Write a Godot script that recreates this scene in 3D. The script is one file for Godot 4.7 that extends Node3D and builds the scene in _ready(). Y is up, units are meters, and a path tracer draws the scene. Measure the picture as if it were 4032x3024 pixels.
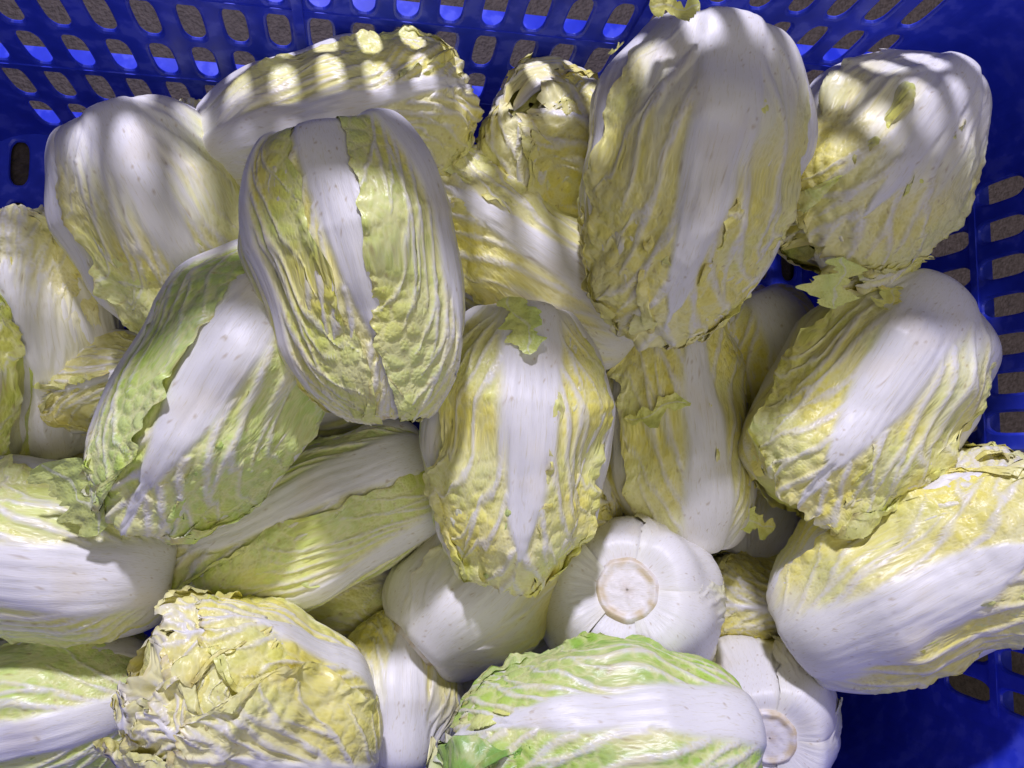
extends Node3D
# A deep blue slotted plastic crate full of small Chinese cabbages, seen from above.
# World: y up, metres. The crate stands on a concrete floor; its back wall runs along x.

var noise_low := FastNoiseLite.new()
var noise_mid := FastNoiseLite.new()
var noise_fold := FastNoiseLite.new()
var noise_cell := FastNoiseLite.new()
var noise_cell_fine := FastNoiseLite.new()
var rib_mat: StandardMaterial3D
var blade_mat: StandardMaterial3D
var used := {}

const WHITE := Color(0.83, 0.82, 0.79)
const CREAM := Color(0.90, 0.875, 0.48)
const YELLOW := Color(0.91, 0.85, 0.19)
const DEEP := Color(0.88, 0.72, 0.13)
const LIME := Color(0.55, 0.77, 0.14)
const GREEN := Color(0.14, 0.42, 0.04)

# ---------------------------------------------------------------- helpers
func numbered(called: String) -> String:
	if not used.has(called):
		used[called] = 0
		return called
	used[called] += 1
	return "%s_%03d" % [called, used[called]]

func thing(called: String, label: String, category: String, group := "", kind := "") -> Node3D:
	var o := Node3D.new()
	o.name = numbered(called)
	o.set_meta("label", label)
	if category:
		o.set_meta("category", category)
	if group:
		o.set_meta("group", group)
	if kind:
		o.set_meta("kind", kind)
	add_child(o, true)
	return o

func part(called: String, mesh: Mesh, parent: Node) -> MeshInstance3D:
	var o := MeshInstance3D.new()
	o.name = called
	o.mesh = mesh
	parent.add_child(o, true)
	return o

func noise(kind: int, freq: float, octaves: int, sd: int) -> FastNoiseLite:
	var n := FastNoiseLite.new()
	n.noise_type = kind
	n.frequency = freq
	n.fractal_octaves = octaves
	n.fractal_type = FastNoiseLite.FRACTAL_FBM if octaves > 1 else FastNoiseLite.FRACTAL_NONE
	n.seed = sd
	return n

func noise_tex(n: FastNoiseLite, size: int, ramp: Array = []) -> NoiseTexture2D:
	var t := NoiseTexture2D.new()
	t.width = size
	t.height = size
	t.seamless = true
	t.noise = n
	if ramp.size():
		var g := Gradient.new()
		g.offsets = PackedFloat32Array(ramp[0])
		g.colors = PackedColorArray(ramp[1])
		t.color_ramp = g
	return t

func make_materials() -> void:
	noise_low = noise(FastNoiseLite.TYPE_SIMPLEX_SMOOTH, 14.0, 1, 3)
	noise_mid = noise(FastNoiseLite.TYPE_SIMPLEX_SMOOTH, 60.0, 2, 5)
	noise_fold = noise(FastNoiseLite.TYPE_SIMPLEX_SMOOTH, 26.0, 3, 8)
	noise_fold.fractal_type = FastNoiseLite.FRACTAL_RIDGED
	noise_fold.fractal_gain = 0.38
	noise_cell = noise(FastNoiseLite.TYPE_CELLULAR, 95.0, 1, 11)
	noise_cell.cellular_return_type = FastNoiseLite.RETURN_DISTANCE2_SUB
	noise_cell.cellular_jitter = 0.9
	noise_cell_fine = noise(FastNoiseLite.TYPE_CELLULAR, 230.0, 1, 12)
	noise_cell_fine.cellular_return_type = FastNoiseLite.RETURN_DISTANCE2_SUB
	# skin of the white ribs: long fibres along the leaf, small brown flecks
	var fibre := noise(FastNoiseLite.TYPE_SIMPLEX_SMOOTH, 0.03, 4, 21)
	rib_mat = StandardMaterial3D.new()
	rib_mat.resource_name = "cabbage_rib"
	rib_mat.vertex_color_use_as_albedo = true
	rib_mat.roughness = 0.42
	rib_mat.metallic_specular = 0.5
	rib_mat.heightmap_enabled = true
	rib_mat.heightmap_texture = noise_tex(fibre, 512)
	rib_mat.heightmap_scale = 0.010
	rib_mat.albedo_texture = noise_tex(noise(FastNoiseLite.TYPE_SIMPLEX_SMOOTH, 0.02, 5, 22), 512, [[0.0, 0.22, 0.34, 1.0], [Color(0.93, 0.90, 0.82), Color(0.975, 0.97, 0.94), Color(1, 1, 1), Color(1, 1, 1)]])
	rib_mat.uv1_scale = Vector3(3.0, 0.6, 1)
	rib_mat.subsurf_scatter_enabled = true
	rib_mat.subsurf_scatter_strength = 0.0
	# crinkled blade: fine network of veins
	var net := noise(FastNoiseLite.TYPE_CELLULAR, 0.036, 1, 23)
	net.cellular_return_type = FastNoiseLite.RETURN_DISTANCE2_SUB
	net.domain_warp_enabled = true
	net.domain_warp_amplitude = 18.0
	net.domain_warp_frequency = 0.02
	blade_mat = StandardMaterial3D.new()
	blade_mat.resource_name = "cabbage_blade"
	blade_mat.vertex_color_use_as_albedo = true
	blade_mat.roughness = 0.37
	blade_mat.metallic_specular = 0.5
	blade_mat.heightmap_enabled = true
	blade_mat.heightmap_texture = noise_tex(net, 512)
	blade_mat.heightmap_scale = 0.03
	blade_mat.albedo_texture = noise_tex(net, 512, [[0.0, 0.25, 0.5, 1.0], [Color(1, 1, 1), Color(1, 0.99, 0.96), Color(0.98, 0.97, 0.91), Color(0.98, 0.96, 0.89)]])
	blade_mat.uv1_scale = Vector3(1.0, 1.0, 1)
	blade_mat.backlight_enabled = true
	blade_mat.backlight = Color(0.16, 0.16, 0.10)

static func sstep(a: float, b: float, x: float) -> float:
	var t := clampf((x - a) / (b - a), 0.0, 1.0)
	return t * t * (3.0 - 2.0 * t)

# ---------------------------------------------------------------- cabbage
# The head is a blunt spindle from the cut stem (a = 0) to the leafy tip (a = PI).
class Head:
	var length: float
	var radius: float
	var taper: float
	var bend: float
	var off: Vector3
	func at(n: Vector3) -> Vector3:
		var sa := sqrt(n.x * n.x + n.z * n.z)
		var ca := -n.y
		var y := 0.5 * (1.0 - signf(ca) * pow(absf(ca), 0.62 if ca > 0.0 else 0.72))
		var r := radius * pow(sa, 0.46)
		if y > 0.35:
			r *= 1.0 - taper * (y - 0.35) / 0.65
		else:
			r *= 1.0 - 0.16 * (0.35 - y) / 0.35
		var k := r / maxf(sa, 1e-5)
		var c := y - 0.5
		return Vector3(n.x * k + bend * c * c, y * length, n.z * k)
	func out(n: Vector3) -> Vector3:
		return Vector3(n.x, n.y * radius / length * 1.6, n.z).normalized()

func grid_mesh(pts: PackedVector3Array, cols: PackedColorArray, uvs: PackedVector2Array, white: PackedFloat32Array, nu: int, nv: int) -> ArrayMesh:
	var nrm := PackedVector3Array()
	nrm.resize(pts.size())
	var w := nu + 1
	for j in nv + 1:
		var ja := maxi(j - 1, 0) * w
		var jb := mini(j + 1, nv) * w
		var jj := j * w
		for i in w:
			var du := pts[jj + mini(i + 1, nu)] - pts[jj + maxi(i - 1, 0)]
			var dv := pts[jb + i] - pts[ja + i]
			nrm[jj + i] = dv.cross(du).normalized()
	var idx_a := PackedInt32Array()
	var idx_b := PackedInt32Array()
	for j in nv:
		for i in nu:
			var a := j * w + i
			var q := PackedInt32Array([a, a + 1, a + w, a + 1, a + w + 1, a + w])
			if white[a] + white[a + 1] + white[a + w] + white[a + w + 1] > 2.0:
				idx_a.append_array(q)
			else:
				idx_b.append_array(q)
	var m := ArrayMesh.new()
	for k in 2:
		var idx := idx_a if k == 0 else idx_b
		if idx.is_empty():
			continue
		var arr := []
		arr.resize(Mesh.ARRAY_MAX)
		arr[Mesh.ARRAY_VERTEX] = pts
		arr[Mesh.ARRAY_NORMAL] = nrm
		arr[Mesh.ARRAY_COLOR] = cols
		arr[Mesh.ARRAY_TEX_UV] = uvs
		arr[Mesh.ARRAY_INDEX] = idx
		m.add_surface_from_arrays(Mesh.PRIMITIVE_TRIANGLES, arr)
		m.surface_set_material(m.get_surface_count() - 1, rib_mat if k == 0 else blade_mat)
	return m

# f: turn round the head, half width, end (degrees), rib share, green 0..2, margin lift (mm), twist (degrees), crumple (mm)
func leaf_mesh(h: Head, f: Array, layer: float, sd: int, nu: int, nv: int) -> ArrayMesh:
	var rng := RandomNumberGenerator.new()
	rng.seed = sd * 7919 + 13
	var phi0 := deg_to_rad(f[0])
	var half := deg_to_rad(f[1])
	var a_end := deg_to_rad(f[2])
	var rib: float = f[3]
	var green: float = f[4]
	var lift: float = f[5] * 0.001
	var twist := deg_to_rad(f[6])
	var crumple: float = f[7] * 0.001
	var bw: float = f[8]   # share of the length that is all white at the base
	var a0 := deg_to_rad(f[9])
	var flare: float = f[10] * 0.001
	var off := h.off + Vector3(sd % 17, sd % 13, sd % 11) * 0.37
	var sparse: float = f[11] if f[11] > 0.0 else rng.randf_range(0.85, 1.5)
	var veins := []     # for each side: start along the leaf, start across it, lean, reach
	for side in 2:
		var vs := PackedFloat32Array()
		var sk := 0.06 + rng.randf() * 0.05
		while sk < 0.88:
			vs.append_array([sk, (rib * pow(maxf(1.0 - 1.28 * sk, 0.0), 0.85) + 0.038 * (1.0 - sk)) * 0.80, rng.randf_range(1.9, 2.7) * (1.0 - 0.45 * sk), rng.randf_range(0.28, 0.50)])
			if rng.randf() < 0.65:      # a fork
				var m := vs.size() - 4
				var part_way := vs[m + 3] * rng.randf_range(0.25, 0.5)
				var across := vs[m + 1] + vs[m + 2] * pow(part_way, 1.25)
				vs.append_array([sk + part_way, across, vs[m + 2] * rng.randf_range(0.2, 0.6), vs[m + 3] * rng.randf_range(0.4, 0.7)])
			sk += rng.randf_range(0.05, 0.11) * sparse
		veins.append(vs)
	var rib_bias := rng.randf_range(-0.05, 0.05)
	var pts := PackedVector3Array()
	var cols := PackedColorArray()
	var uvs := PackedVector2Array()
	var white := PackedFloat32Array()
	var size := (nu + 1) * (nv + 1)
	pts.resize(size)
	cols.resize(size)
	uvs.resize(size)
	white.resize(size)
	var tips := PackedFloat32Array()
	tips.resize(nu + 1)
	for i in nu + 1:
		var t := 2.0 * i / nu - 1.0
		var x := (t + 3.0) * 0.05
		var jag := 0.35 * noise_fold.get_noise_2d(x * 2.0, sd) + 0.55 * noise_mid.get_noise_2d(x * 2.0, sd * 1.7) 
		tips[i] = a_end * (1.0 + 0.07 * jag) - 0.30 * pow(absf(t), 2.6)
	var k := 0
	for j in nv + 1:
		var s0 := float(j) / nv
		var jag_l := noise_mid.get_noise_2d(s0 * 0.16, sd + 3.3) * 0.09 + noise_low.get_noise_2d(s0 * 0.3, sd + 1.3) * 0.10
		var jag_r := noise_mid.get_noise_2d(s0 * 0.16, sd + 7.9) * 0.09 + noise_low.get_noise_2d(s0 * 0.3, sd + 9.3) * 0.10
		for i in nu + 1:
			var t := 2.0 * i / nu - 1.0
			var q := absf(t)
			var a := lerpf(a0, tips[i], s0)
			var s := s0
			# outline of the leaf
			var wide := half * (1.0 if a > 1.57 else 0.80 + 0.20 * sin(a))
			if s > 0.66:
				var e := (s - 0.66) / 0.34
				wide *= sqrt(maxf(1.0 - 0.86 * e * e * e, 0.05))
			wide *= 1.0 + q * q * (jag_l if t < 0.0 else jag_r) * sstep(0.05, 0.35, s)
			var b := t * wide
			var ph := phi0 + twist * s
			var er := Vector3(cos(ph), 0, sin(ph))
			var ep := Vector3(-er.z, 0, er.x)
			var n := (er * sin(a) - Vector3(0, cos(a), 0)) * cos(b) + ep * sin(b)
			if a < PI / 2:   # petioles clasp the stem
				n = (er * cos(b) + ep * sin(b)) * sin(a) - Vector3(0, cos(a), 0)
			var p := h.at(n)
			var o := h.out(n)
			var np := p + off
			var wob := noise_low.get_noise_3dv(np)
			# the broad rib and the veins that fan out of it
			var mid := q - (rib_bias * signf(t)) + 0.05 * wob
			var mw := rib * pow(maxf(1.0 - 1.28 * s, 0.0), 0.85) + 0.038 * (1.0 - s)
			var m_mid := 1.0 - sstep(mw * 0.72, mw * 1.14 + 0.015, mid)
			var qq := maxf(q - mw * 0.55, 0.0) / (1.0 - mw * 0.55)
			var bend_q := q + 0.035 * wob + 0.02 * noise_mid.get_noise_3dv(np * 0.6)
			var m_v := 0.0
			var ridge := 0.0
			var vs: PackedFloat32Array = veins[0 if t < 0.0 else 1]
			for e in range(0, vs.size(), 4):
				var ds := s - vs[e]
				if ds <= 0.0:
					continue
				var far := ds / vs[e + 3]
				if far >= 1.0:
					continue
				var lean := vs[e + 2] * pow(ds, 0.25)
				var d := absf(bend_q - vs[e + 1] - lean * ds)
				var vw := (0.029 * sqrt(sparse) * pow(1.0 - far, 0.95) + 0.004) * (1.0 + 0.30 * lean)
				if d < vw * 1.4:
					m_v = maxf(m_v, (1.0 - sstep(vw * 0.4, vw * 1.15, d)) * (1.0 - 0.35 * far))
					ridge = maxf(ridge, (1.0 - pow(d / (vw * 1.4), 2.0)) * (1.0 - 0.7 * far))
			var base_white := 1.0 - sstep(bw * 0.62, bw * 1.28, s - 0.10 * noise_mid.get_noise_2d(t * 0.09, sd) + 0.12 * q)
			var wht := maxf(maxf(m_mid, m_v * 0.97), base_white)
			var blade := 1.0 - maxf(m_mid, base_white)
			# relief
			var cell := noise_cell.get_noise_3dv(np)      # about -1 on the network, up towards 0 within
			var cell2 := noise_cell_fine.get_noise_3dv(np)
			var late := sstep(0.25, 0.95, s)
			var hgt := layer * (0.25 + 0.75 * sstep(0.0, 0.14, s)) + 0.0065 * noise_low.get_noise_3dv(p + h.off) * sstep(0.03, 0.2, s)
			var puff := 1.0 - pow(clampf(-cell * 1.1, 0.0, 1.0), 2.0)
			hgt += sstep(0.0, 0.1, s) * m_mid * (0.0046 * (1.0 - 0.7 * s) * sqrt(maxf(1.0 - pow(mid / (mw * 1.1 + 0.01), 2.0), 0.0)))
			hgt += maxf(m_mid, base_white) * 0.0007 * noise_mid.get_noise_2d(b * h.radius * 2.4, s * 0.05 + sd) * sstep(0.15, 0.5, s)
			hgt += ridge * (1.0 - m_mid) * 0.0017 * sstep(0.12, 0.35, s)
			hgt += blade * (1.0 - m_v) * (0.0009 + 0.0010 * late) * (puff - 0.5)
			hgt += blade * (1.0 - m_v) * 0.0004 * (cell2 + 0.5)
			hgt += 0.0022 * wob * (0.4 + late)
			if crumple > 0.0:
				var fold := noise_fold.get_noise_3dv(np)
				hgt += crumple * (0.35 - fold) * late * (0.25 + 0.75 * blade)
				p += Vector3(noise_mid.get_noise_3dv(np * 0.6 + Vector3(9, 2, 4)), noise_mid.get_noise_3dv(np * 0.6 + Vector3(3, 7, 1)), 0.0) * crumple * 0.7 * late
			var edge := sstep(0.80, 1.0, q) * sstep(0.2, 0.6, s)
			var rim := maxf(edge, sstep(0.90, 1.0, s))
			hgt += rim * lift * 1.6 * (0.5 + 0.9 * noise_mid.get_noise_3dv(np * 0.45)) + rim * 0.0026 * noise_mid.get_noise_3dv(np * 1.8)
			hgt += flare * s0 * s0 * (0.8 + 0.8 * wob)
			pts[k] = p + o * hgt
			# colour
			var g := clampf(green + 0.55 * wob + 0.35 * noise_mid.get_noise_3dv(np * 0.35) - 0.25 * (1.0 - q), 0.0, 2.0)
			var col := YELLOW.lerp(LIME, minf(g, 1.0)) if g <= 1.0 else LIME.lerp(GREEN, g - 1.0)
			if green < 0.5:
				col = col.lerp(DEEP, clampf(noise_fold.get_noise_3dv(np * 0.8) * 0.6 - 0.2, 0.0, 0.35) * late)
			col = col.lerp(CREAM, clampf(0.5 * (1.0 - sstep(0.0, 0.26, qq)) + 0.33 + 0.5 * wob - 0.12 * green, 0.0, 0.9))
			col = col.lerp(WHITE, clampf(wht, 0.0, 1.0) * (0.97 - 0.12 * qq))
			col = col.lerp(CREAM, blade * 0.45 * (1.0 - sstep(0.02, 0.30, puff)))
			col = col.lerp(Color(0.55, 0.42, 0.16), 0.55 * maxf(sstep(0.965, 1.0, q) * sstep(0.2, 0.4, s), sstep(0.975, 1.0, s)) * sstep(0.0, 0.4, noise_mid.get_noise_3dv(np * 0.9)))
			var fleck := noise_mid.get_noise_3dv(np * 3.7)
			col = col.lerp(Color(0.42, 0.31, 0.15), sstep(0.58, 0.70, fleck) * 0.6)
			col = col.lerp(Color(0.74, 0.66, 0.46), wht * 0.30 * sstep(0.15, 0.55, noise_mid.get_noise_3dv(np * 0.31)))
			cols[k] = col
			uvs[k] = Vector2(b * h.radius / 0.05, a * h.length / PI / 0.05 + sd * 0.37)
			white[k] = maxf(m_mid, base_white)
			k += 1
	return grid_mesh(pts, cols, uvs, white, nu, nv)

# the packed heart under the outer leaves
func heart_mesh(h: Head, green: float, crumple: float, sd: int, nu: int, nv: int) -> ArrayMesh:
	var off := h.off + Vector3(3.1, 1.7, 5.3)
	var pts := PackedVector3Array()
	var cols := PackedColorArray()
	var uvs := PackedVector2Array()
	var white := PackedFloat32Array()
	for j in nv + 1:
		var a := lerpf(0.02, PI - 0.001, float(j) / nv)
		for i in nu + 1:
			var ph := TAU * (i % nu) / nu
			var n := Vector3(cos(ph) * sin(a), -cos(a), sin(ph) * sin(a))
			var p := h.at(n)
			var np := p + off
			var s := a / PI
			var late := sstep(0.4, 0.9, s)
			var wob := noise_low.get_noise_3dv(np)
			var fold := noise_fold.get_noise_3dv(np)
			var cell := noise_cell.get_noise_3dv(np)
			var hgt := -0.002 + 0.0015 * (cell + 0.5) + 0.0065 * noise_low.get_noise_3dv(p + h.off) * sstep(0.03, 0.2, s) + late * crumple * 0.001 * (0.2 - fold) + 0.002 * wob
			p += Vector3(noise_mid.get_noise_3dv(np * 0.6), 0, noise_mid.get_noise_3dv(np * 0.6 + Vector3(4, 4, 4))) * crumple * 0.0006 * late
			pts.append(p + h.out(n) * hgt)
			var w := 1.0 - sstep(0.12, 0.5, s + 0.12 * wob)
			var g := clampf(green * 0.6 + 0.5 * wob, 0.0, 1.0)
			var col := YELLOW.lerp(LIME, g).lerp(DEEP, clampf(fold * 0.5 - 0.1, 0.0, 0.45)).lerp(CREAM, clampf(0.4 + 0.6 * noise_mid.get_noise_3dv(np * 0.5), 0.0, 0.9))
			cols.append(col.lerp(WHITE, w))
			uvs.append(Vector2(ph * h.radius / 0.05, a * h.length / PI / 0.05))
			white.append(w)
	return grid_mesh(pts, cols, uvs, white, nu, nv)

# the cut stem: a flat disc with a tan rim and rings of leaf scars
func stem_mesh(h: Head, sd: int) -> ArrayMesh:
	var pts := PackedVector3Array()
	var cols := PackedColorArray()
	var uvs := PackedVector2Array()
	var white := PackedFloat32Array()
	var nu := 48
	var nv := 14
	var big := h.radius * 0.43
	var c := h.at(Vector3(0, -1, 0))
	for j in nv + 1:
		var u := float(j) / nv
		for i in nu + 1:
			var ph := TAU * (i % nu) / nu
			var d := Vector3(cos(ph), 0, sin(ph))
			var rr := big * u * (1.0 + 0.05 * noise_low.get_noise_3dv(d * 0.1 + h.off))
			var np := d * rr + h.off
			var y := -0.0028 + 0.0005 * noise_mid.get_noise_3dv(np * 2.0)
			y -= 0.0016 * sstep(0.60, 0.72, u) * (1.0 - sstep(0.80, 0.88, u))
			y += 0.008 * sstep(0.80, 1.0, u)
			pts.append(c + d * rr + Vector3(0, y, 0))
			var col := Color(0.82, 0.785, 0.74).lerp(Color(0.56, 0.46, 0.34), clampf(0.9 * sstep(0.35, 0.0, u) * (0.5 + noise_mid.get_noise_3dv(np)), 0.0, 0.6))
			var ring := sstep(0.50, 0.66, u) * (1.0 - sstep(0.90, 1.0, u))
			col = col.lerp(Color(0.66, 0.54, 0.32), clampf(ring * (0.55 + 1.3 * noise_mid.get_noise_3dv(np * 1.3)), 0.0, 0.95))
			cols.append(col)
			uvs.append(Vector2(d.x, d.z) * rr / 0.05)
			white.append(1.0)
	return grid_mesh(pts, cols, uvs, white, nu, nv)

# d: name words, label, base, tip, radius, up for roll, taper, bend (mm), green, crumple (mm), detail, leaves
func cabbage(label: String, base: Vector3, tip: Vector3, radius: float, roll: Vector3, taper: float, bend: float, green: float, crumple: float, detail: float, white_base: float, leaves: Array, sd: int) -> Node3D:
	var o := thing("cabbage", label, "cabbage", "cabbages heaped in the blue crate")
	var axis := (tip - base).normalized()
	var x := (roll - axis * roll.dot(axis)).normalized()
	o.transform = Transform3D(Basis(x, axis, x.cross(axis)), base)
	var h := Head.new()
	h.length = base.distance_to(tip)
	h.radius = radius
	h.taper = taper
	h.bend = bend * 0.001
	h.off = Vector3(sd * 1.37, sd * 0.71, sd * 2.13)
	part("heart", heart_mesh(h, green, crumple, sd, int(110 * detail), int(80 * detail)), o)
	part("cut_stem", stem_mesh(h, sd), o)
	var lay := 0.0006
	# the leaves of the side that lies in the heap
	for k in 3:
		part("leaf", leaf_mesh(h, [180.0 + (k - 1) * 62.0, 46.0, 165.0, 0.5, green, 2.0, 0.0, 1.0, 0.3, 6.0, 0.0, 0.0], lay, sd * 31 + k, 24, 34), o)
		lay += 0.0007
	for k in leaves.size():
		var f: Array = leaves[k].duplicate()
		while f.size() < 12:
			f.append([0.0, 60.0, 160.0, 0.5, green, 2.0, 0.0, crumple, white_base, 6.0, 0.0, 0.0][f.size()])
		part("leaf", leaf_mesh(h, f, lay, sd * 31 + 10 + k, int(84 * detail), int(118 * detail)), o)
		lay += 0.0024
	return o

# ---------------------------------------------------------------- crate
func quad(st: SurfaceTool, a: Vector3, b: Vector3, c: Vector3, d: Vector3) -> void:
	for p in [a, b, c, a, c, d]:
		st.add_vertex(p)

func box(st: SurfaceTool, o: Vector3, u: Vector3, v: Vector3, w: Vector3) -> void:
	quad(st, o, o + u, o + u + v, o + v)
	quad(st, o + w, o + v + w, o + u + v + w, o + u + w)
	quad(st, o, o + w, o + u + w, o + u)
	quad(st, o + v, o + u + v, o + u + v + w, o + v + w)
	quad(st, o, o + v, o + v + w, o + w)
	quad(st, o + u, o + u + w, o + u + v + w, o + u + v)

func start() -> SurfaceTool:
	var st := SurfaceTool.new()
	st.begin(Mesh.PRIMITIVE_TRIANGLES)
	st.set_smooth_group(-1)
	return st

func finish(st: SurfaceTool, m: Material) -> ArrayMesh:
	st.generate_normals()
	var mesh := st.commit()
	mesh.surface_set_material(0, m)
	return mesh

# A sheet of cells, each with a rounded slot: o corner, u across, v up (unit vectors), w outward; cell size pu x pv, slot su x sv
func slotted(st: SurfaceTool, o: Vector3, u: Vector3, v: Vector3, w: Vector3, cols: int, rows: int, pu: float, pv: float, su: float, sv: float, thick: float) -> void:
	var nseg := 32
	for r in rows:
		for cc in cols:
			var c := o + u * (pu * (cc + 0.5)) + v * (pv * (r + 0.5))
			var rings := []
			for k in 6:
				rings.append(PackedVector3Array())
			for i in nseg:
				var th := TAU * (i + 0.5) / nseg
				# equal steps round a square so that cell corners are met
				var e := fmod(float(i) / nseg * 8.0 + 1.0, 8.0)
				var sx: float
				var sy: float
				if e < 2.0: sx = 1.0; sy = e - 1.0
				elif e < 4.0: sx = 3.0 - e; sy = 1.0
				elif e < 6.0: sx = -1.0; sy = 5.0 - e
				else: sx = e - 7.0; sy = -1.0
				var ax := sx * pu * 0.5
				var ay := sy * pv * 0.5
				var p := 3.4
				var m := 1.0 / pow(pow(absf(sx), p) + pow(absf(sy), p), 1.0 / p)
				# narrow slots get rounder ends
				var hx := sx * m * su * 0.5
				var hy := sy * m * sv * 0.5
				var round_end := sstep(0.72, 1.0, absf(hy) / (sv * 0.5))
				hx *= 1.0 - 0.22 * round_end * absf(hx) / (su * 0.5)
				rings[0].append(c + u * ax + v * ay)
				rings[1].append(c + u * (hx + signf(hx) * 0.0022) + v * (hy + signf(hy) * 0.0025))
				rings[2].append(c + u * (hx + signf(hx) * 0.0006) + v * (hy + signf(hy) * 0.0008) + w * 0.0009)
				rings[3].append(c + u * hx + v * hy + w * 0.0024)
				rings[4].append(c + u * hx + v * hy + w * thick)
				rings[5].append(c + u * ax + v * ay + w * thick)
			for k in 5:
				for i in nseg:
					var n := (i + 1) % nseg
					quad(st, rings[k][i], rings[k][n], rings[k + 1][n], rings[k + 1][i])

func crate() -> void:
	var blue := StandardMaterial3D.new()
	blue.resource_name = "blue_plastic"
	blue.albedo_color = Color(0.10, 0.135, 0.82).linear_to_srgb()
	blue.roughness = 0.38
	blue.metallic_specular = 0.45
	blue.roughness_texture = noise_tex(noise(FastNoiseLite.TYPE_SIMPLEX_SMOOTH, 0.012, 5, 41), 512, [[0.0, 1.0], [Color(0.75, 0.75, 0.75), Color(1, 1, 1)]])
	blue.albedo_texture = noise_tex(noise(FastNoiseLite.TYPE_SIMPLEX_SMOOTH, 0.01, 5, 42), 512, [[0.0, 0.5, 0.62, 0.72, 1.0], [Color(0.50, 0.60, 0.86), Color(0.58, 0.68, 0.93), Color(0.66, 0.74, 0.96), Color(0.9, 0.92, 1), Color(1, 1, 1)]])
	blue.uv1_triplanar = true
	blue.uv1_scale = Vector3(6, 6, 6)
	blue.backlight_enabled = true
	blue.backlight = Color(0.3, 0.3, 0.5)
	var o := thing("plastic_crate", "deep blue plastic crate with slotted walls holding the cabbages", "crate")
	var draft := 0.085
	var pitch := 0.0575
	var low := 0.0200
	var rows := 8
	var top := low + rows * pitch
	var rim := 0.530
	var xr := 0.55 - draft * 0.25
	var xl := -0.42 + draft * 0.25
	var zb := -0.337 + draft * 0.25
	var zf := 0.335 - draft * 0.25
	var t := 0.003
	var cr := 0.075
	var y0 := Vector3(0, low, 0)
	var walls := [
		["back_wall", Vector3(xl, 0, zb), Vector3(1, 0, 0), Vector3(0, 0, -1), xr - xl],
		["right_wall", Vector3(xr, 0, zb), Vector3(0, 0, 1), Vector3(1, 0, 0), zf - zb],
		["front_wall", Vector3(xr, 0, zf), Vector3(-1, 0, 0), Vector3(0, 0, 1), xr - xl],
		["left_wall", Vector3(xl, 0, zf), Vector3(0, 0, -1), Vector3(-1, 0, 0), zf - zb],
	]
	for wl in walls:
		var u: Vector3 = wl[2]
		var w: Vector3 = wl[3]
		var v := (Vector3.UP + w * draft)
		var span: float = wl[4] - 2.0 * cr
		var count := int(round(span / 0.0335))
		var pu := span / count
		var from: Vector3 = wl[1] + u * cr
		var st := start()
		slotted(st, from + v * low, u, v, w, count, rows, pu, pitch, pu * 0.53, pitch * 0.80, t)
		var wall := part(wl[0], finish(st, blue), o)
		# plain band at the foot and under the rim
		st = start()
		box(st, from, u * span, v * low, w * t)
		part("foot_band", finish(st, blue), wall)
		st = start()
		box(st, from + v * top, u * span, v * (rim - top), w * t)
		part("rim_band", finish(st, blue), wall)
		# outer ledges at every second row
		for k in [0, 2, 4, 6, 8]:
			st = start()
			box(st, from + v * (low + k * pitch - 0.0012) + w * (t + 0.0002) - u * 0.02, u * (span + 0.04), Vector3(0, 0.0025, 0), w * 0.015)
			part("ledge", finish(st, blue), wall)
		# shallow seams inside, along the ledges
		for k in [2, 4, 6]:
			st = start()
			box(st, from + v * (low + k * pitch - 0.0035) - w * 0.0012, u * span, v * 0.007, w * 0.0022)
			part("seam", finish(st, blue), wall)
		# upright ribs every eighth column
		var c := 8
		while c < count:
			st = start()
			box(st, from + u * (pu * c - 0.004) + v * low - w * 0.0035, u * 0.008, v * (rim - low), w * 0.0045)
			part("upright_rib", finish(st, blue), wall)
			c += 8
		# rolled rim
		st = start()
		box(st, from + v * rim - u * 0.03 - w * 0.001, u * (span + 0.06), Vector3(0, 0.006, 0), w * 0.028)
		box(st, from + v * rim - u * 0.03 + w * 0.0245 + Vector3(0, -0.028, 0), u * (span + 0.06), Vector3(0, 0.0278, 0), w * 0.0025)
		part("rim", finish(st, blue), wall)
	# rounded corners
	var corners := [[Vector3(xr - cr, 0, zb + cr), -PI / 2], [Vector3(xr - cr, 0, zf - cr), 0.0], [Vector3(xl + cr, 0, zf - cr), PI / 2], [Vector3(xl + cr, 0, zb + cr), PI]]
	for cn in corners:
		var st := start()
		var n := 14
		for i in n:
			var dirs := []
			for e in 2:
				var th: float = cn[1] + PI / 2 * (i + e) / n
				dirs.append(Vector3(cos(th), 0, sin(th)))
			for side in 2:
				var r0 := cr + side * t
				var r1 := cr + rim * draft + side * t
				var a: Vector3 = cn[0] + dirs[0] * r0
				var b: Vector3 = cn[0] + dirs[1] * r0
				var c: Vector3 = cn[0] + dirs[1] * r1 + Vector3(0, rim, 0)
				var d: Vector3 = cn[0] + dirs[0] * r1 + Vector3(0, rim, 0)
				quad(st, a, b, c, d)
			var ri := cr + rim * draft
			quad(st, cn[0] + dirs[0] * ri + Vector3(0, rim, 0), cn[0] + dirs[1] * ri + Vector3(0, rim, 0), cn[0] + dirs[1] * (ri + 0.027) + Vector3(0, rim + 0.004, 0), cn[0] + dirs[0] * (ri + 0.027) + Vector3(0, rim + 0.004, 0))
		part("corner", finish(st, blue), o)
	# base
	var st := start()
	var bu := (xr - xl) / 26
	var bv := (zf - zb) / 10
	slotted(st, Vector3(xl, 0.006, zb), Vector3(1, 0, 0), Vector3(0, 0, 1), Vector3(0, -1, 0), 26, 10, bu, bv, bu * 0.5, bv * 0.72, 0.0035)
	part("crate_base", finish(st, blue), o)

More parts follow.
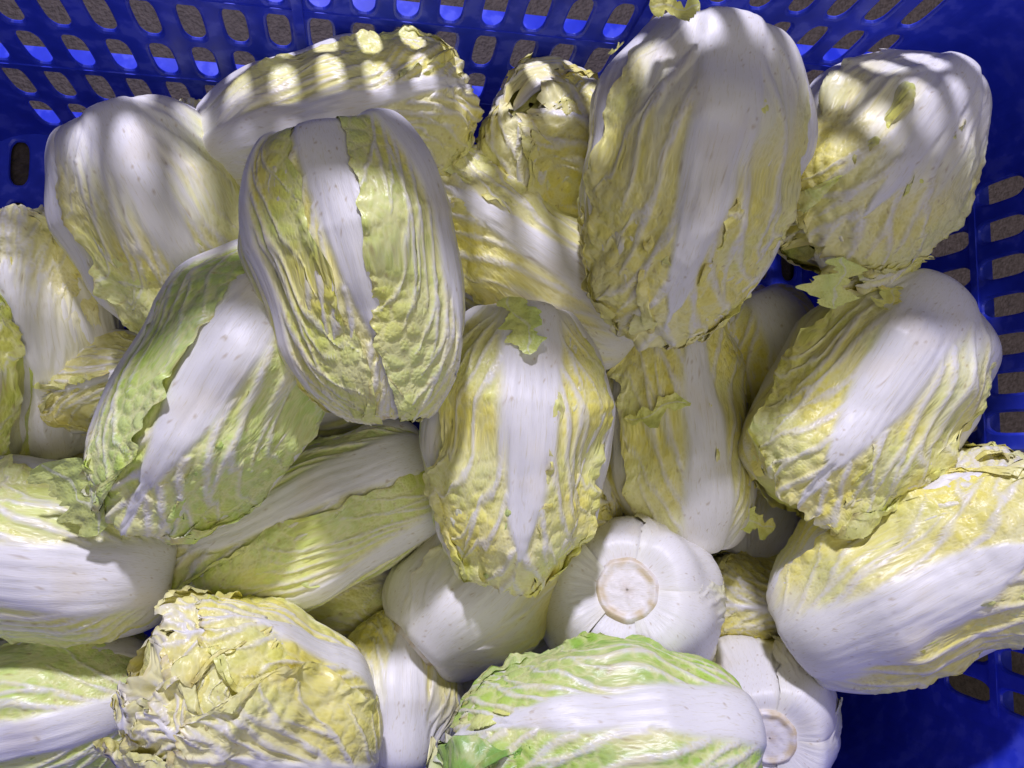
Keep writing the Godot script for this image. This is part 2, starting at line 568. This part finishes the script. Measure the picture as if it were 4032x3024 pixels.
# ---------------------------------------------------------------- loose bits of leaf
func scrap(label: String, at: Vector3, normal: Vector3, along: Vector3, length: float, width: float, green: float, curl: float, sag: float, sd: int) -> void:
	var o := thing("leaf_scrap", label, "leaf scrap", "torn scraps of leaf")
	var nn := normal.normalized()
	var v := (along - nn * along.dot(nn)).normalized()
	o.transform = Transform3D(Basis(v.cross(nn), nn, -v).orthonormalized(), at)
	var nu := 34
	var nv := 44
	var pts := PackedVector3Array()
	var cols := PackedColorArray()
	var uvs := PackedVector2Array()
	var white := PackedFloat32Array()
	for j in nv + 1:
		var s := float(j) / nv
		for i in nu + 1:
			var t := 2.0 * i / nu - 1.0
			var prof := sqrt(maxf(1.0 - pow(absf(2.0 * s - 1.0), 2.6), 0.0)) * (0.80 + 0.75 * noise_low.get_noise_2d(s * 0.22 + sd, signf(t) * 2.0) + 0.30 * noise_mid.get_noise_2d(s * 0.16, signf(t) * 3.0 + sd))
			var shift := 0.35 * noise_low.get_noise_2d(s * 0.12, sd * 2.0)
			var xx := (t * maxf(prof, 0.02) + shift) * width * 0.5
			var zz := (s - 0.5) * length
			var np := Vector3(xx, sd, zz)
			var y := -sag * (xx * xx + 0.5 * zz * zz) + curl * (xx * xx / maxf(width * width * 0.25, 1e-6) + pow(absf(2.0 * s - 1.0), 3.0)) * (0.6 + noise_low.get_noise_3dv(np * 1.5)) + 0.0022 * noise_mid.get_noise_3dv(np) + 0.0015 * (noise_cell.get_noise_3dv(np) + 0.6)
			pts.append(Vector3(xx, y, zz))
			var gg := clampf(green + 0.4 * noise_low.get_noise_3dv(np * 2.0), 0.0, 2.0)
			var col := (YELLOW.lerp(LIME, gg) if gg < 1.0 else LIME.lerp(Color(0.30, 0.34, 0.08), gg - 1.0)).lerp(CREAM, 0.25)
			var vein := 1.0 - sstep(0.03, 0.12, absf(t + 0.2 * sin(s * 5.0)))
			cols.append(col.lerp(WHITE, vein * 0.5))
			uvs.append(Vector2(xx, zz) / 0.05)
			white.append(0.0)
	part("blade", grid_mesh(pts, cols, uvs, white, nu, nv), o)

# ---------------------------------------------------------------- scene
func _ready() -> void:
	var cam := Camera3D.new()
	cam.name = "camera"
	cam.fov = 53.1
	cam.near = 0.02
	cam.far = 60.0
	add_child(cam)
	cam.position = Vector3(0, 0.85, 0)
	cam.look_at(Vector3(0, 0.85, 0) + Vector3(0.19213, -0.97835, -0.07691), Vector3(0, 0, -1))
	cam.current = true

	var env := Environment.new()
	env.background_mode = Environment.BG_COLOR
	env.background_color = Color(0.028, 0.025, 0.020).linear_to_srgb()
	env.tonemap_mode = Environment.TONE_MAPPER_LINEAR
	env.tonemap_exposure = 1.0
	env.sdfgi_enabled = true
	env.ssao_enabled = true
	env.ssil_enabled = true
	var we := WorldEnvironment.new()
	we.name = "environment"
	we.environment = env
	add_child(we)

	# the cold white lamp of the stall, behind the crate
	var key := OmniLight3D.new()
	key.name = "stall_lamp"
	key.position = Vector3(-0.28, 1.80, -2.0)
	key.light_color = Color(0.90, 0.885, 1.0)
	key.light_energy = 7.4
	key.light_size = 0.095
	key.shadow_enabled = true
	key.omni_range = 12.0
	key.omni_attenuation = 2.0
	add_child(key)
	# the warm glow of the hall's ceiling lamps, far overhead
	var fill := AreaLight3D.new()
	fill.name = "hall_ceiling_lamp"
	fill.position = Vector3(0.4, 3.2, 0.9)
	fill.look_at_from_position(fill.position, Vector3(0.1, 0.2, 0.0), Vector3(0, 0, -1))
	fill.area_size = Vector2(2.4, 2.4)
	fill.light_color = Color(0.99, 0.96, 0.95)
	fill.light_energy = 3.1
	fill.shadow_enabled = true
	add_child(fill)

	make_materials()

	# concrete floor of the market
	var fl := PlaneMesh.new()
	fl.size = Vector2(16, 16)
	var fm := StandardMaterial3D.new()
	fm.resource_name = "concrete"
	fm.albedo_color = Color(0.075, 0.058, 0.047).linear_to_srgb()
	fm.albedo_texture = noise_tex(noise(FastNoiseLite.TYPE_SIMPLEX_SMOOTH, 0.03, 6, 51), 1024, [[0.0, 0.35, 0.5, 0.7, 1.0], [Color(0.7, 0.68, 0.66), Color(0.85, 0.83, 0.81), Color(0.92, 0.90, 0.89), Color(0.97, 0.96, 0.95), Color(1, 0.98, 0.94)]])
	fm.heightmap_enabled = true
	fm.heightmap_texture = noise_tex(noise(FastNoiseLite.TYPE_SIMPLEX_SMOOTH, 0.06, 5, 52), 1024)
	fm.heightmap_scale = 0.12
	fm.roughness = 0.75
	fm.uv1_triplanar = true
	fm.uv1_world_triplanar = true
	fm.uv1_scale = Vector3(3, 3, 3)
	fl.material = fm
	var floor_node := part("floor", fl, self)
	floor_node.position.y = -0.004
	floor_node.set_meta("kind", "structure")
	floor_node.set_meta("label", "grey brown concrete floor seen through the slots of the crate")

	crate()
	cabbage("smooth white and yellow-green cabbage lying on top of the heap, wide white base uppermost", Vector3(-0.0270, 0.3250, -0.2103), Vector3(0.0212, 0.2900, -0.0285), 0.0643, Vector3.UP, 0.24, 0, 0.6, 3.0, 1.25, 0.14, [[0, 70, 184, 0.1, 0.1, 4, 0, 5, 0, 95, 2], [-9, 60, 160, 0.5, 0.25, 1, 8, 1.5], [-72, 48, 168, 0.34, 0.6, 2, 6, 1.5], [60, 54, 170, 0.42, 0.6, 1.5, -6, 1.5]], 1)
	cabbage("green-veined cabbage with a broad white rib, leaning left under the topmost one", Vector3(-0.0489, 0.2450, -0.1290), Vector3(-0.1515, 0.2450, 0.0512), 0.0680, Vector3.UP, 0.16, 0, 1.0, 2.5, 1.25, 0.16, [[72, 52, 165, 0.4, 1.2, 3, 0, 2], [2, 70, 166, 0.52, 1.05, 4, 0, 2.5], [-74, 56, 164, 0.3, 1.15, 4, 4, 2, 0.16, 6, 0, 1.2]], 2)
	cabbage("cabbage with square spots of lamplight on its white top, at the back left", Vector3(-0.1960, 0.2150, -0.2545), Vector3(-0.1212, 0.1650, -0.1053), 0.0701, Vector3.UP, 0.12, 0, 0.5, 3.0, 1.1, 0.55, [[72, 52, 165, 0.4, 0.6, 3, 0, 3], [-66, 58, 168, 0.42, 0.55, 2, 0, 2], [8, 58, 172, 0.42, 0.35, 4, 0, 4]], 3)
	cabbage("dappled cabbage lying sideways along the back wall, frayed yellow tip to the right", Vector3(-0.1180, 0.2000, -0.2322), Vector3(0.0764, 0.2100, -0.2960), 0.0569, Vector3.UP, 0.0, 0, 0.2, 6.0, 1.15, 0.42, [[10, 60, 178, 0.1, 0.1, 6, 0, 6, 0, 90, 3], [70, 55, 172, 0.1, 0.2, 8, 0, 6, 0, 100, 5], [-62, 58, 158, 0.4, 0.2, 3, 0, 5], [55, 58, 165, 0.5, 0.4, 3, 0, 4], [-12, 56, 172, 0.36, 0.15, 4, 0, 6]], 4)
	cabbage("pale yellow cabbage standing tip up against the middle of the back wall", Vector3(0.2278, 0.1300, -0.2194), Vector3(0.1372, 0.2400, -0.2838), 0.0620, Vector3.UP, 0.05, 0, 0.1, 5.0, 1.1, 0.3, [[180, 70, 178, 0.1, 0.1, 4, 0, 2, 0, 90, 2], [75, 56, 176, 0.3, 0.1, 3, 0, 1.5, 0.1], [-70, 60, 180, 0.3, 0.15, 4, 0, 1.5, 0.1], [0, 62, 174, 0.34, 0.05, 4, 0, 2, 0.08, 6, 0, 2]], 5)
	cabbage("largest cabbage, white domed base at the back wall and crumpled yellow tip hanging forward", Vector3(0.2565, 0.3350, -0.3039), Vector3(0.2303, 0.2700, -0.0995), 0.0749, Vector3.UP, 0.26, 0, 0.15, 6.0, 1.45, 0.5, [[-20, 70, 188, 0.1, 0.1, 5, 0, 7, 0, 80, 2], [40, 60, 180, 0.1, 0.1, 6, 0, 7, 0, 85, 3], [-72, 54, 172, 0.4, 0.2, 4, 0, 5], [62, 56, 170, 0.5, 0.2, 3, 0, 3.5, 0.5, 6, 0, 1.8], [-8, 62, 176, 0.44, 0.1, 4, 0, 5, 0.5, 6, 0, 1.8]], 6)
	cabbage("rounded cabbage in the back right corner of the crate with branching white veins over yellow", Vector3(0.4666, 0.2900, -0.3027), Vector3(0.3723, 0.2700, -0.1634), 0.0731, Vector3.UP, 0.05, 0, 0.25, 4.0, 1.25, 0.6, [[0, 70, 180, 0.1, 0.1, 8, 0, 6, 0, 105, 6], [-78, 54, 160, 0.4, 0.6, 8, 0, 3], [66, 56, 160, 0.5, 0.5, 3, 0, 2], [-4, 58, 166, 0.34, 0.1, 5, 0, 3.5, 0.64, 6, 0, 2.3]], 7)
	cabbage("shaded yellow cabbage wedged behind, white base towards the middle and crumpled tip to the left", Vector3(0.2500, 0.1650, -0.1058), Vector3(0.0372, 0.1800, -0.2278), 0.0635, Vector3.UP, 0.0, 0, 0.15, 6.0, 1.15, 0.45, [[62, 56, 160, 0.5, 0.1, 3, 0, 5], [-58, 56, 165, 0.45, 0.2, 3, 0, 5], [5, 60, 168, 0.46, 0.1, 3, 0, 6]], 8)
	cabbage("middle cabbage with a straight broad white rib and a torn green scrap", Vector3(0.1282, 0.2350, -0.1077), Vector3(0.1166, 0.2250, 0.1043), 0.0721, Vector3.UP, 0.18, 0, 0.5, 3.0, 1.3, 0.34, [[-70, 60, 166, 0.4, 1.15, 3, 0, 2.5], [64, 56, 166, 0.55, 0.35, 4, 0, 3], [-4, 56, 168, 0.62, 0.3, 5, 0, 3, 0.34, 6, 0, 1.3]], 9)
	cabbage("upside-down half-shaded cabbage, white base to the front and torn yellow leaf edges", Vector3(0.3065, 0.1500, 0.1005), Vector3(0.2881, 0.1350, -0.1461), 0.0679, Vector3.UP, 0.05, 0, 0.2, 3.5, 1.1, 0.35, [[60, 54, 165, 0.5, 0.15, 3, 0, 3], [-60, 54, 160, 0.5, 0.2, 4, 0, 3], [0, 60, 160, 0.62, 0.15, 3, 0, 3]], 10)
	cabbage("long pale cabbage leaning along the right wall, tan-edged white base at the top right", Vector3(0.5001, 0.2500, -0.1238), Vector3(0.3695, 0.2350, 0.0532), 0.0779, Vector3.UP, 0.1, 0, 0.35, 2.5, 1.3, 0.5, [[78, 50, 160, 0.45, 0.3, 3, 0, 2], [48, 56, 160, 0.85, 0.25, 4, 0, 2], [-20, 58, 166, 0.72, 0.4, 5, 0, 2, 0.5, 6, 0, 1.2]], 11)
	cabbage("white cabbage at the front right with fanning veins, crumpled yellow tip against the right wall", Vector3(0.3854, 0.2050, 0.1694), Vector3(0.5472, 0.3000, 0.0509), 0.0722, Vector3.UP, -0.02, 0, 0.25, 4.0, 1.25, 0.42, [[0, 70, 180, 0.1, 0.1, 6, 0, 6, 0, 95, 3], [60, 60, 176, 0.1, 0.1, 8, 0, 6, 0, 95, 6], [62, 52, 166, 0.45, 0.25, 4, 0, 3], [-60, 54, 162, 0.45, 0.5, 2, 0, 2], [10, 60, 164, 0.72, 0.1, 5, 0, 3.5, 0.42, 6, 0, 1.4]], 12)
	cabbage("bare white cabbage with a brown cut base edge, just below the middle cabbage", Vector3(0.0478, 0.1720, 0.1732), Vector3(0.2037, 0.1250, 0.0458), 0.0668, Vector3.UP, 0.05, 0, 0.2, 2.0, 1.0, 0.6, [[60, 54, 165, 0.75, 0.2, 2, 0, 1], [-64, 54, 165, 0.75, 0.2, 2, 0, 1], [2, 52, 165, 0.75, 0.2, 2, 0, 1]], 13)
	cabbage("cabbage standing on its head, round white base with tan cut stem facing up, lit evenly", Vector3(0.2177, 0.2350, 0.1209), Vector3(0.2855, 0.0600, 0.1883), 0.0719, Vector3(0, 0, -1), 0.05, 0, 0.2, 2.0, 1.0, 0.6, [[20, 52, 165, 0.9, 0.2, 2, 0, 1], [165, 52, 165, 0.9, 0.2, 2, 0, 1], [300, 52, 165, 0.9, 0.2, 2, 0, 1], [235, 50, 165, 0.9, 0.2, 2, 0, 1], [92, 54, 165, 0.9, 0.2, 2, 0, 1]], 14)
	cabbage("upended cabbage base with pinkish cut stem, partly behind the greenest cabbage", Vector3(0.3477, 0.2250, 0.2511), Vector3(0.4193, 0.0500, 0.2496), 0.0625, Vector3(0, 0, -1), 0.05, 0, 0.2, 2.0, 1.0, 0.6, [[20, 52, 165, 0.9, 0.2, 2, 0, 1], [165, 52, 165, 0.9, 0.2, 2, 0, 1], [300, 52, 165, 0.9, 0.2, 2, 0, 1], [235, 50, 165, 0.9, 0.2, 2, 0, 1], [92, 54, 165, 0.9, 0.2, 2, 0, 1]], 15)
	cabbage("greenest cabbage, lying across the front edge with dark green frilled tip to the left", Vector3(0.2804, 0.2850, 0.2359), Vector3(0.0900, 0.2650, 0.2343), 0.0699, Vector3.UP, 0.22, 0, 1.5, 3.0, 1.3, 0.16, [[0, 70, 184, 0.15, 1.9, 5, 0, 5, 0, 120, 8], [60, 60, 178, 0.15, 1.8, 6, 0, 5, 0, 125, 10], [38, 48, 178, 0.2, 2.0, 8, 0, 4, 0, 112, 15], [-96, 50, 168, 0.4, 0.7, 4, 0, 3], [48, 56, 168, 0.4, 1.85, 4, 0, 3], [-40, 62, 172, 0.4, 1.55, 5, 0, 2.5, 0.14, 6, 0, 1.0]], 16)
	cabbage("cabbage at the front with an open ruffled bright yellow heart at its left end", Vector3(-0.0152, 0.2000, 0.2264), Vector3(-0.1396, 0.2700, 0.1548), 0.0572, Vector3.UP, -0.02, 0, 0.05, 5.0, 1.35, 0.3, [[0, 70, 178, 0.1, 0.05, 3, 0, 4, 0.0, 85, 2], [60, 60, 170, 0.1, 0.0, 4, 0, 4, 0.0, 85, 3], [-60, 60, 164, 0.1, 0.05, 4, 0, 4, 0.0, 85, 4], [10, 60, 158, 0.1, 0.0, 4, 0, 4, 0, 85, 4], [-66, 54, 146, 0.42, 0.4, 3, 0, 3], [68, 56, 150, 0.45, 0.2, 3, 0, 3], [8, 54, 130, 0.42, 0.1, 3, 0, 3.5]], 17)
	cabbage("green and white striped cabbage in the front left corner, cut off by the picture edge", Vector3(-0.1614, 0.1700, 0.1980), Vector3(-0.3407, 0.1700, 0.2248), 0.0597, Vector3.UP, 0.05, 0, 1.0, 2.5, 1.1, 0.15, [[70, 54, 165, 0.4, 1.1, 3, 0, 2], [-68, 54, 165, 0.4, 0.9, 3, 0, 2], [-2, 62, 165, 0.36, 1.0, 4, 0, 2.5]], 18)
	cabbage("thick white cabbage base at the left edge, a slanting shadow across it", Vector3(-0.1410, 0.1900, 0.0945), Vector3(-0.3233, 0.1900, 0.0703), 0.0638, Vector3.UP, 0.05, 0, 0.6, 2.0, 1.1, 0.35, [[70, 52, 165, 0.6, 0.7, 3, 0, 2], [-68, 52, 165, 0.5, 0.3, 3, 0, 2], [2, 62, 165, 0.72, 0.6, 3, 0, 2]], 19)
	cabbage("cabbage with two green-edged white ribs, lying in the gap below the topmost cabbage", Vector3(0.0610, 0.1650, 0.0174), Vector3(-0.1493, 0.1700, 0.1159), 0.0591, Vector3.UP, 0.1, 0, 0.9, 4.0, 1.15, 0.16, [[-72, 54, 165, 0.45, 1.0, 3, 0, 3], [-20, 58, 165, 0.6, 0.9, 3, 0, 3], [50, 56, 168, 0.42, 0.75, 3, 0, 3]], 20)
	cabbage("dim cream cabbage deep in the gap behind the ruffled yellow heart", Vector3(0.0331, 0.0900, 0.1387), Vector3(-0.1354, 0.0900, 0.1411), 0.0523, Vector3.UP, 0.05, 0, 0.2, 2.0, 0.7, 0.3, [[60, 56, 165, 0.6, 0.2, 2, 0, 2], [-50, 60, 165, 0.6, 0.2, 2, 0, 2]], 21)
	cabbage("bluish white dappled cabbage with a brownish yellow top, by the left edge", Vector3(-0.2515, 0.1200, 0.0010), Vector3(-0.2792, 0.1500, -0.1891), 0.0514, Vector3.UP, 0.0, 0, 0.1, 4.0, 0.9, 0.8, [[0, 70, 175, 0.1, 0.0, 6, 0, 6, 0, 90, 3], [70, 60, 170, 0.1, 0.0, 6, 0, 6, 0, 90, 3], [60, 54, 165, 0.5, 0.1, 3, 0, 3], [-60, 54, 165, 0.5, 0.1, 3, 0, 3], [0, 58, 150, 0.6, 0.0, 3, 0, 4]], 22)
	cabbage("grey-green cabbage cut off by the left edge of the picture", Vector3(-0.2998, 0.1700, 0.0300), Vector3(-0.3022, 0.1900, -0.1356), 0.0471, Vector3.UP, 0.05, 0, 0.9, 2.0, 0.7, 0.3, [[60, 60, 165, 0.5, 0.9, 2, 0, 2], [0, 60, 165, 0.5, 0.7, 2, 0, 2]], 23)
	cabbage("small crinkled yellow tip with a curled leaf above it, poking out at the left", Vector3(-0.1775, 0.1400, -0.0630), Vector3(-0.2531, 0.1550, -0.0352), 0.0352, Vector3.UP, -0.02, 0, 0.05, 6.0, 0.9, 0.3, [[0, 80, 176, 0.05, 0.0, 5, 0, 6, 0, 90, 2], [70, 60, 170, 0.05, 0.1, 6, 0, 6, 0, 90, 4], [60, 56, 160, 0.3, 0.05, 3, 0, 5], [-60, 60, 168, 0.3, 0.3, 8, 0, 4], [0, 56, 150, 0.25, 0.05, 3, 0, 5]], 24)
	cabbage("smooth white cabbage base low at the left under the crinkled yellow tip", Vector3(-0.2989, 0.1000, 0.0111), Vector3(-0.1849, 0.1000, 0.0115), 0.0351, Vector3.UP, 0.05, 0, 0.2, 2.0, 0.7, 0.6, [[50, 56, 165, 0.8, 0.2, 2, 0, 1], [-40, 60, 165, 0.8, 0.2, 2, 0, 1]], 25)
	cabbage("white cabbage base pointing to the front between the ruffled heart and the green cabbage", Vector3(0.0355, 0.1800, 0.2707), Vector3(0.0372, 0.1200, 0.1628), 0.0480, Vector3.UP, 0.05, 0, 0.2, 2.0, 0.9, 0.6, [[60, 56, 165, 0.75, 0.1, 2, 0, 1], [-60, 56, 165, 0.75, 0.2, 2, 0, 1], [0, 54, 165, 0.8, 0.2, 2, 0, 1]], 26)
	cabbage("deep shaded yellow leaf cabbage between the upended base and the front right cabbage", Vector3(0.4734, 0.1000, 0.1622), Vector3(0.3427, 0.1000, 0.1526), 0.0530, Vector3.UP, 0.05, 0, 0.1, 3.0, 0.8, 0.3, [[60, 56, 165, 0.3, 0.1, 2, 0, 2], [0, 62, 165, 0.2, 0.1, 2, 0, 3]], 27)
	cabbage("greyish tan cabbage base low beside the upside-down half-shaded cabbage", Vector3(0.3949, 0.1000, 0.1237), Vector3(0.4470, 0.1000, -0.0284), 0.0391, Vector3.UP, 0.05, 0, 0.1, 2.0, 0.7, 0.6, [[60, 56, 165, 0.8, 0.1, 2, 0, 1], [0, 60, 165, 0.8, 0.1, 2, 0, 1]], 28)
	cabbage("shaded white cabbage tucked under the largest one beside the right-hand pale cabbage", Vector3(0.3754, 0.1400, -0.1484), Vector3(0.4495, 0.1100, 0.0448), 0.0668, Vector3.UP, 0.05, 0, 0.2, 3.0, 0.9, 0.2, [[60, 56, 165, 0.55, 0.2, 2, 0, 2], [-60, 56, 165, 0.55, 0.1, 2, 0, 2], [0, 60, 160, 0.6, 0.1, 3, 0, 3]], 29)
	cabbage("low green-leaved cabbage glimpsed in the hollow above the greenest one", Vector3(0.0817, 0.1000, 0.2339), Vector3(0.2370, 0.0900, 0.1644), 0.0545, Vector3.UP, 0.05, 0, 1.3, 3.0, 0.8, 0.3, [[60, 56, 165, 0.5, 1.2, 2, 0, 2], [-60, 56, 165, 0.4, 1.6, 3, 0, 3], [0, 60, 165, 0.45, 1.3, 3, 0, 3]], 30)
	cabbage("pale cabbage edge half hidden beside the tip of the middle cabbage", Vector3(0.2280, 0.1000, 0.0011), Vector3(0.2220, 0.1400, 0.0801), 0.0273, Vector3.UP, 0.05, 0, 0.2, 3.0, 0.7, 0.3, [[60, 60, 165, 0.5, 0.2, 2, 0, 2], [0, 60, 165, 0.5, 0.2, 2, 0, 2]], 31)
	cabbage("dim cabbage deep in the gap below the topmost cabbage", Vector3(-0.0945, 0.0900, -0.0251), Vector3(0.0440, 0.0900, -0.0901), 0.0582, Vector3.UP, 0.05, 0, 0.5, 2.0, 0.7, 0.3, [[50, 56, 165, 0.5, 0.6, 2, 0, 2], [-20, 60, 165, 0.5, 0.6, 2, 0, 2]], 32)
	cabbage("white sliver of a cabbage deep in the gap at the back left", Vector3(-0.1447, 0.1200, -0.2359), Vector3(-0.1486, 0.1300, -0.2991), 0.0296, Vector3.UP, 0.05, 0, 0.3, 3.0, 0.6, 0.3, [[60, 60, 165, 0.5, 0.4, 2, 0, 2], [0, 60, 165, 0.5, 0.3, 2, 0, 2]], 33)
	scrap("pale green torn scrap stuck on the white base of the middle cabbage", Vector3(0.1136, 0.3000, -0.0874), Vector3(-0.1525, 0.8858, -0.4384), Vector3(0.25, 0, 1), 0.054, 0.032, 0.8, 0.0016, 4, 34)
	scrap("ruffled yellow-green scrap caught on the slotted back wall", Vector3(0.1954, 0.4000, -0.2828), Vector3(0.0000, 1.0000, 0.2000), Vector3(1, 0, -0.2), 0.036, 0.022, 0.35, 0.006, 0, 35)
	scrap("tiny pale scrap beside the white dome of the largest cabbage", Vector3(0.1821, 0.3259, -0.2912), Vector3(-0.8453, 0.1096, -0.5230), Vector3(0.3, 0, 1), 0.014, 0.013, 0.2, 0.003, 0, 36)
	scrap("thin torn leaf strip lying on the upside-down half-shaded cabbage", Vector3(0.2560, 0.2104, -0.0279), Vector3(-0.5169, 0.8553, -0.0352), Vector3(1, 0, -0.2), 0.06, 0.018, 0.4, 0.003, 6, 37)
	scrap("crumpled yellow flake on the base of the long pale cabbage", Vector3(0.4210, 0.3050, -0.1171), Vector3(-0.4141, 0.6892, -0.5945), Vector3(-0.5, 0, 1), 0.034, 0.02, 0.2, 0.003, 5, 38)
	scrap("pale green leaf flap hanging below the back right corner cabbage", Vector3(0.3701, 0.3100, -0.1264), Vector3(0.0000, 1.0000, 0.5000), Vector3(0, 0, 1), 0.042, 0.044, 0.55, 0.004, 4, 39)
	scrap("torn yellow leaf flap between the pale cabbage and the white base", Vector3(0.3576, 0.1900, 0.0726), Vector3(0.0000, 1.0000, 0.2000), Vector3(1, 0, 0.2), 0.04, 0.022, 0.35, 0.004, 0, 40)
	scrap("olive green leaf flap sticking out left of the green-veined cabbage", Vector3(-0.1918, 0.2720, 0.0371), Vector3(-0.3000, 1.0000, 0.2000), Vector3(0.5, 0, 1), 0.06, 0.046, 1.7, 0.006, 0, 41)
